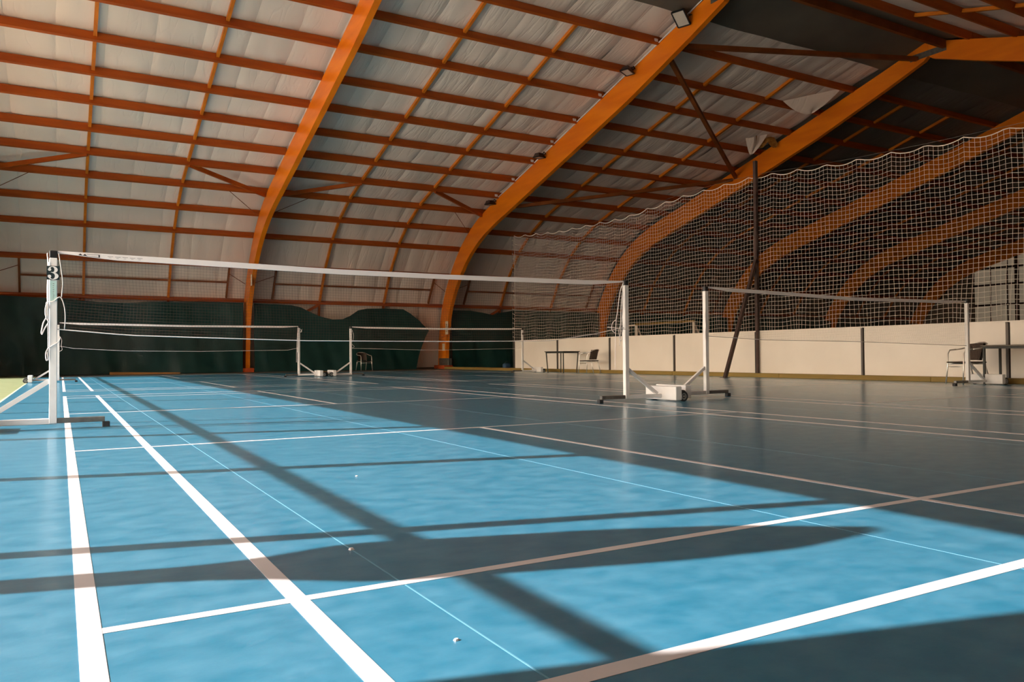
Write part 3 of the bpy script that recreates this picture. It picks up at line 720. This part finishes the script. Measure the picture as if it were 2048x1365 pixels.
# ------------------------------------------------------------------ chairs, tables, bag
def chair(loc, rz, label):
    t = thing('armchair', label, 'chair', loc, rz, None)      # faces -Y in its own frame
    def L(mb, name, m, par=t, sm=True): return mb.build(name, m, par, sm, local=True)
    for s in (-1, 1):
        L(MB().tube([(s*.27, -.25, 0), (s*.255, -.225, .30), (s*.25, -.215, .58), (s*.255, -.17, .645), (s*.265, -.05, .655)], .0135, 8), 'leg', ALU)
        L(MB().tube([(s*.235, .30, 0), (s*.225, .22, .30), (s*.215, .19, .44)], .0135, 8), 'leg', ALU)
    arm = [(-.265, -.05, .655), (-.275, .08, .67), (-.265, .18, .70), (-.20, .265, .755), (-.08, .30, .785), (.08, .30, .785), (.20, .265, .755), (.265, .18, .70), (.275, .08, .67), (.265, -.05, .655)]
    pts = [tuple(Vector(p)) for p in arm]
    L(MB().tube(pts, .0135, 8), 'arm_rail', ALU)
    sf = MB().tube([(-.25, -.215, .41), (.25, -.215, .41)], .011, 6).tube([(-.25, -.215, .385), (-.225, .2, .385)], .011, 6).tube([(.25, -.215, .385), (.225, .2, .385)], .011, 6).tube([(-.225, .2, .385), (.225, .2, .385)], .011, 6)
    L(sf, 'seat_frame', ALU)
    L(MB().tube([(-.253, -.22, .33), (.253, -.22, .33)], .009, 6), 'stretcher', ALU)
    def seat(u, v): return (-.24+.48*u, -.24+.45*v, .425-.02*math.sin(math.pi*u)*math.sin(math.pi*v))
    sb = MB().grid(seat, 10, 10).grid(lambda u, v: (seat(1-u, v)[0], seat(1-u, v)[1], seat(1-u, v)[2]-.022), 10, 10)
    sb.tube([(-.24, -.24, .414), (.24, -.24, .414), (.24, .21, .414), (-.24, .21, .414), (-.24, -.24, .414)], .012, 6)
    L(sb, 'seat', WEAVE)
    def back(u, v, th=0):
        a = R(-62+124*u); r_ = .245+th
        return (r_*math.sin(a)*1.0, .06+r_*math.cos(a)*.95+.03*v-.05*(1-v), .45+.30*v+.025*v*math.cos(a))
    L(MB().grid(lambda u, v: back(u, v), 14, 8).grid(lambda u, v: back(1-u, v, -.016), 14, 8), 'backrest', WEAVE)
    return t
chair((11.30, 24.55, 0), R(8), 'dark armchair facing out, alone against the dipping green curtain')
chair((14.97, 13.08, 0), R(-155), 'woven armchair with aluminium arms beside the small bare table')
chair((14.78, .62, 0), R(-118), 'woven armchair behind the net post at the far right')
def table(loc, rz, lx, ly, h, label, topm, splay=0):
    t = thing('table', label, 'table', loc, rz)
    MB().box((-lx/2, -ly/2, h-.025), (lx/2, ly/2, h), .005).build('tabletop', topm, t, local=True)
    fr = MB().box((-lx/2+.03, -ly/2+.03, h-.065), (lx/2-.03, -ly/2+.055, h-.026)).box((-lx/2+.03, ly/2-.055, h-.065), (lx/2-.03, ly/2-.03, h-.026))
    fr.box((-lx/2+.03, -ly/2+.055, h-.065), (-lx/2+.055, ly/2-.055, h-.026)).box((lx/2-.055, -ly/2+.055, h-.065), (lx/2-.03, ly/2-.055, h-.026))
    fr.build('apron', TBROWN, t, local=True)
    for sx in (-1, 1):
        for sy in (-1, 1):
            MB().bar((sx*(lx/2-.045), sy*(ly/2-.045), h-.03), (sx*(lx/2-.045-splay), sy*(ly/2-.045-splay), 0), .035, .035).build('leg', TBROWN, t, local=True)
table((14.72, 14.3, 0), R(6), .74, 1.0, .735, 'small bare table with dark legs against the white barrier', TBROWN, .04)
table((15.0, -.83, 0), R(0), .62, 2.3, .73, 'long brown-topped table at the right edge by the barrier', TTOP)
bag = thing('sports_bag', 'small blue sports bag with a pink stripe at the barrier end', 'bag', (15.85, 20.1, 0))
def blob(u, v, sx=.17, sz=.13, c=(15.85, 20.1, .16)):
    a = 2*math.pi*u; b = math.pi*(v-.5); e = .6
    f = lambda q: math.copysign(abs(q)**e, q)
    return (c[0]+sx*f(math.cos(b))*f(math.cos(a)), c[1]+.13*f(math.cos(b))*f(math.sin(a)), c[2]+sz*f(math.sin(b)))
MB().grid(blob, 24, 12).build('bag_body', BLUEF, bag, True)
MB().grid(lambda u, v: blob(u, .28+.14*v, .176, .136), 24, 3).build('stripe', PINKF, bag, True)
MB().tube([(15.75, 20.1, .27), (15.77, 20.1, .34), (15.85, 20.1, .37), (15.93, 20.1, .34), (15.95, 20.1, .27)], .012, 6).build('handle', BLACK, bag, True)

# ------------------------------------------------------------------ floodlights on the third arch
def flood(y, tilt, label, sc=1.0):
    s = s_of_y(y); yy, zz = prof(s, -.16); c = Vector((X2-.10, yy, zz))
    t = thing('floodlight', label, 'floodlight', c)
    Rm = Matrix.Rotation(R(20), 3, 'Z') @ Matrix.Rotation(tilt, 3, 'Y')
    def T(p): return c+Vector((-.17, 0, -.05))+Rm @ (Vector(p)*sc)
    h = MB(); vs = [T(p) for p in [(-.20, -.15, -.08), (.20, -.15, -.08), (.20, .15, -.08), (-.20, .15, -.08), (-.13, -.10, .08), (.13, -.10, .08), (.13, .10, .08), (-.13, .10, .08)]]
    h.add(vs, [(4,5,6,7),(0,1,5,4),(1,2,6,5),(2,3,7,6),(3,0,4,7),(0,3,2,1)]).build('housing', BROWNM, t)
    MB().add([T(p) for p in [(-.185, -.135, -.083), (.185, -.135, -.083), (.185, .135, -.083), (-.185, .135, -.083), (-.185, -.135, -.09), (.185, -.135, -.09), (.185, .135, -.09), (-.185, .135, -.09)]],
             [(0,3,2,1),(4,5,6,7),(0,1,5,4),(1,2,6,5),(2,3,7,6),(3,0,4,7)]).build('lamp_glass', GLASSL, t)
    MB().tube([T((0, -.17, 0)), T((.10, -.17, .12)), c+Vector((.1, -.05, .02)), c+Vector((.1, .05, .02)), T((.10, .17, .12)), T((0, .17, 0))], .016, 6).build('bracket', BLACK, t)
    for a_, b_ in (((-.2, -.15, -.08), (.2, -.15, -.08)), ((-.2, .15, -.08), (.2, .15, -.08)), ((-.2, -.15, -.08), (-.2, .15, -.08)), ((.2, -.15, -.08), (.2, .15, -.08))):
        MB().bar(T(a_), T(b_), .03, .05).build('visor', BLACK, t)
flood(8.95, R(35), 'topmost floodlight on the arch near the ridge, its pale glass showing', 1.25)
flood(11.45, R(8), 'second floodlight down the arch from the ridge', .95)
flood(16.7, R(-4), 'third floodlight down the arch from the ridge', .95)
flood(20.55, R(-6), 'lowest floodlight on the arch, above the second curtain', .95)
for s in PS[:8]:
    y, z = prof(s, -.02)
    MB().box((X2-.19, y-.07, z-.05), (X2-.06, y+.03, z+.05), .01).build('junction_box', WHITE, A[2])

# ------------------------------------------------------------------ scraps on the floor
def scrap(x, y, r, label):
    m = MB(); n_ = 9
    vs = [(x+r*(.7+.5*random.random())*math.cos(2*math.pi*q/n_), y+r*(.7+.5*random.random())*math.sin(2*math.pi*q/n_), .0034) for q in range(n_)]
    top_ = [(x+(a_-x)*.6, y+(b_-y)*.6, .0034+r*.45) for a_, b_, _ in vs]
    m.add(vs+top_, [(q, (q+1) % n_, n_+(q+1) % n_, n_+q) for q in range(n_)]+[tuple(n_+q for q in range(n_))])
    tag(m.build('feather_scrap', TAPE, None, loc=(x, y, .0034)), label, 'scrap')
scrap(.76, -5.50, .012, 'tiny white feather scrap lying in the dark shadow band on the court')
scrap(.70, -6.38, .008, 'tiny white scrap on the sunlit blue floor near the bottom of the frame')
scrap(1.27, -4.05, .008, 'tiny white scrap on the sunlit floor beyond the shadow band')

GROUPS = {'arch': 'glulam arches of the hall', 'curtain': 'green curtains along the back wall', 'post': 'mobile badminton net posts', 'chair': 'armchairs around the courts',
          'table': 'tables by the barrier', 'floodlight': 'floodlights along the arch', 'scrap': 'scraps on the court floor'}
for o in list(SC.objects):
    if o.parent is None and o.get('category') in GROUPS and not o.name.startswith('net_pole'): o['group'] = GROUPS[o['category']]
    if o.parent is None and o.name.startswith('badminton_net'): o['group'] = 'badminton nets'
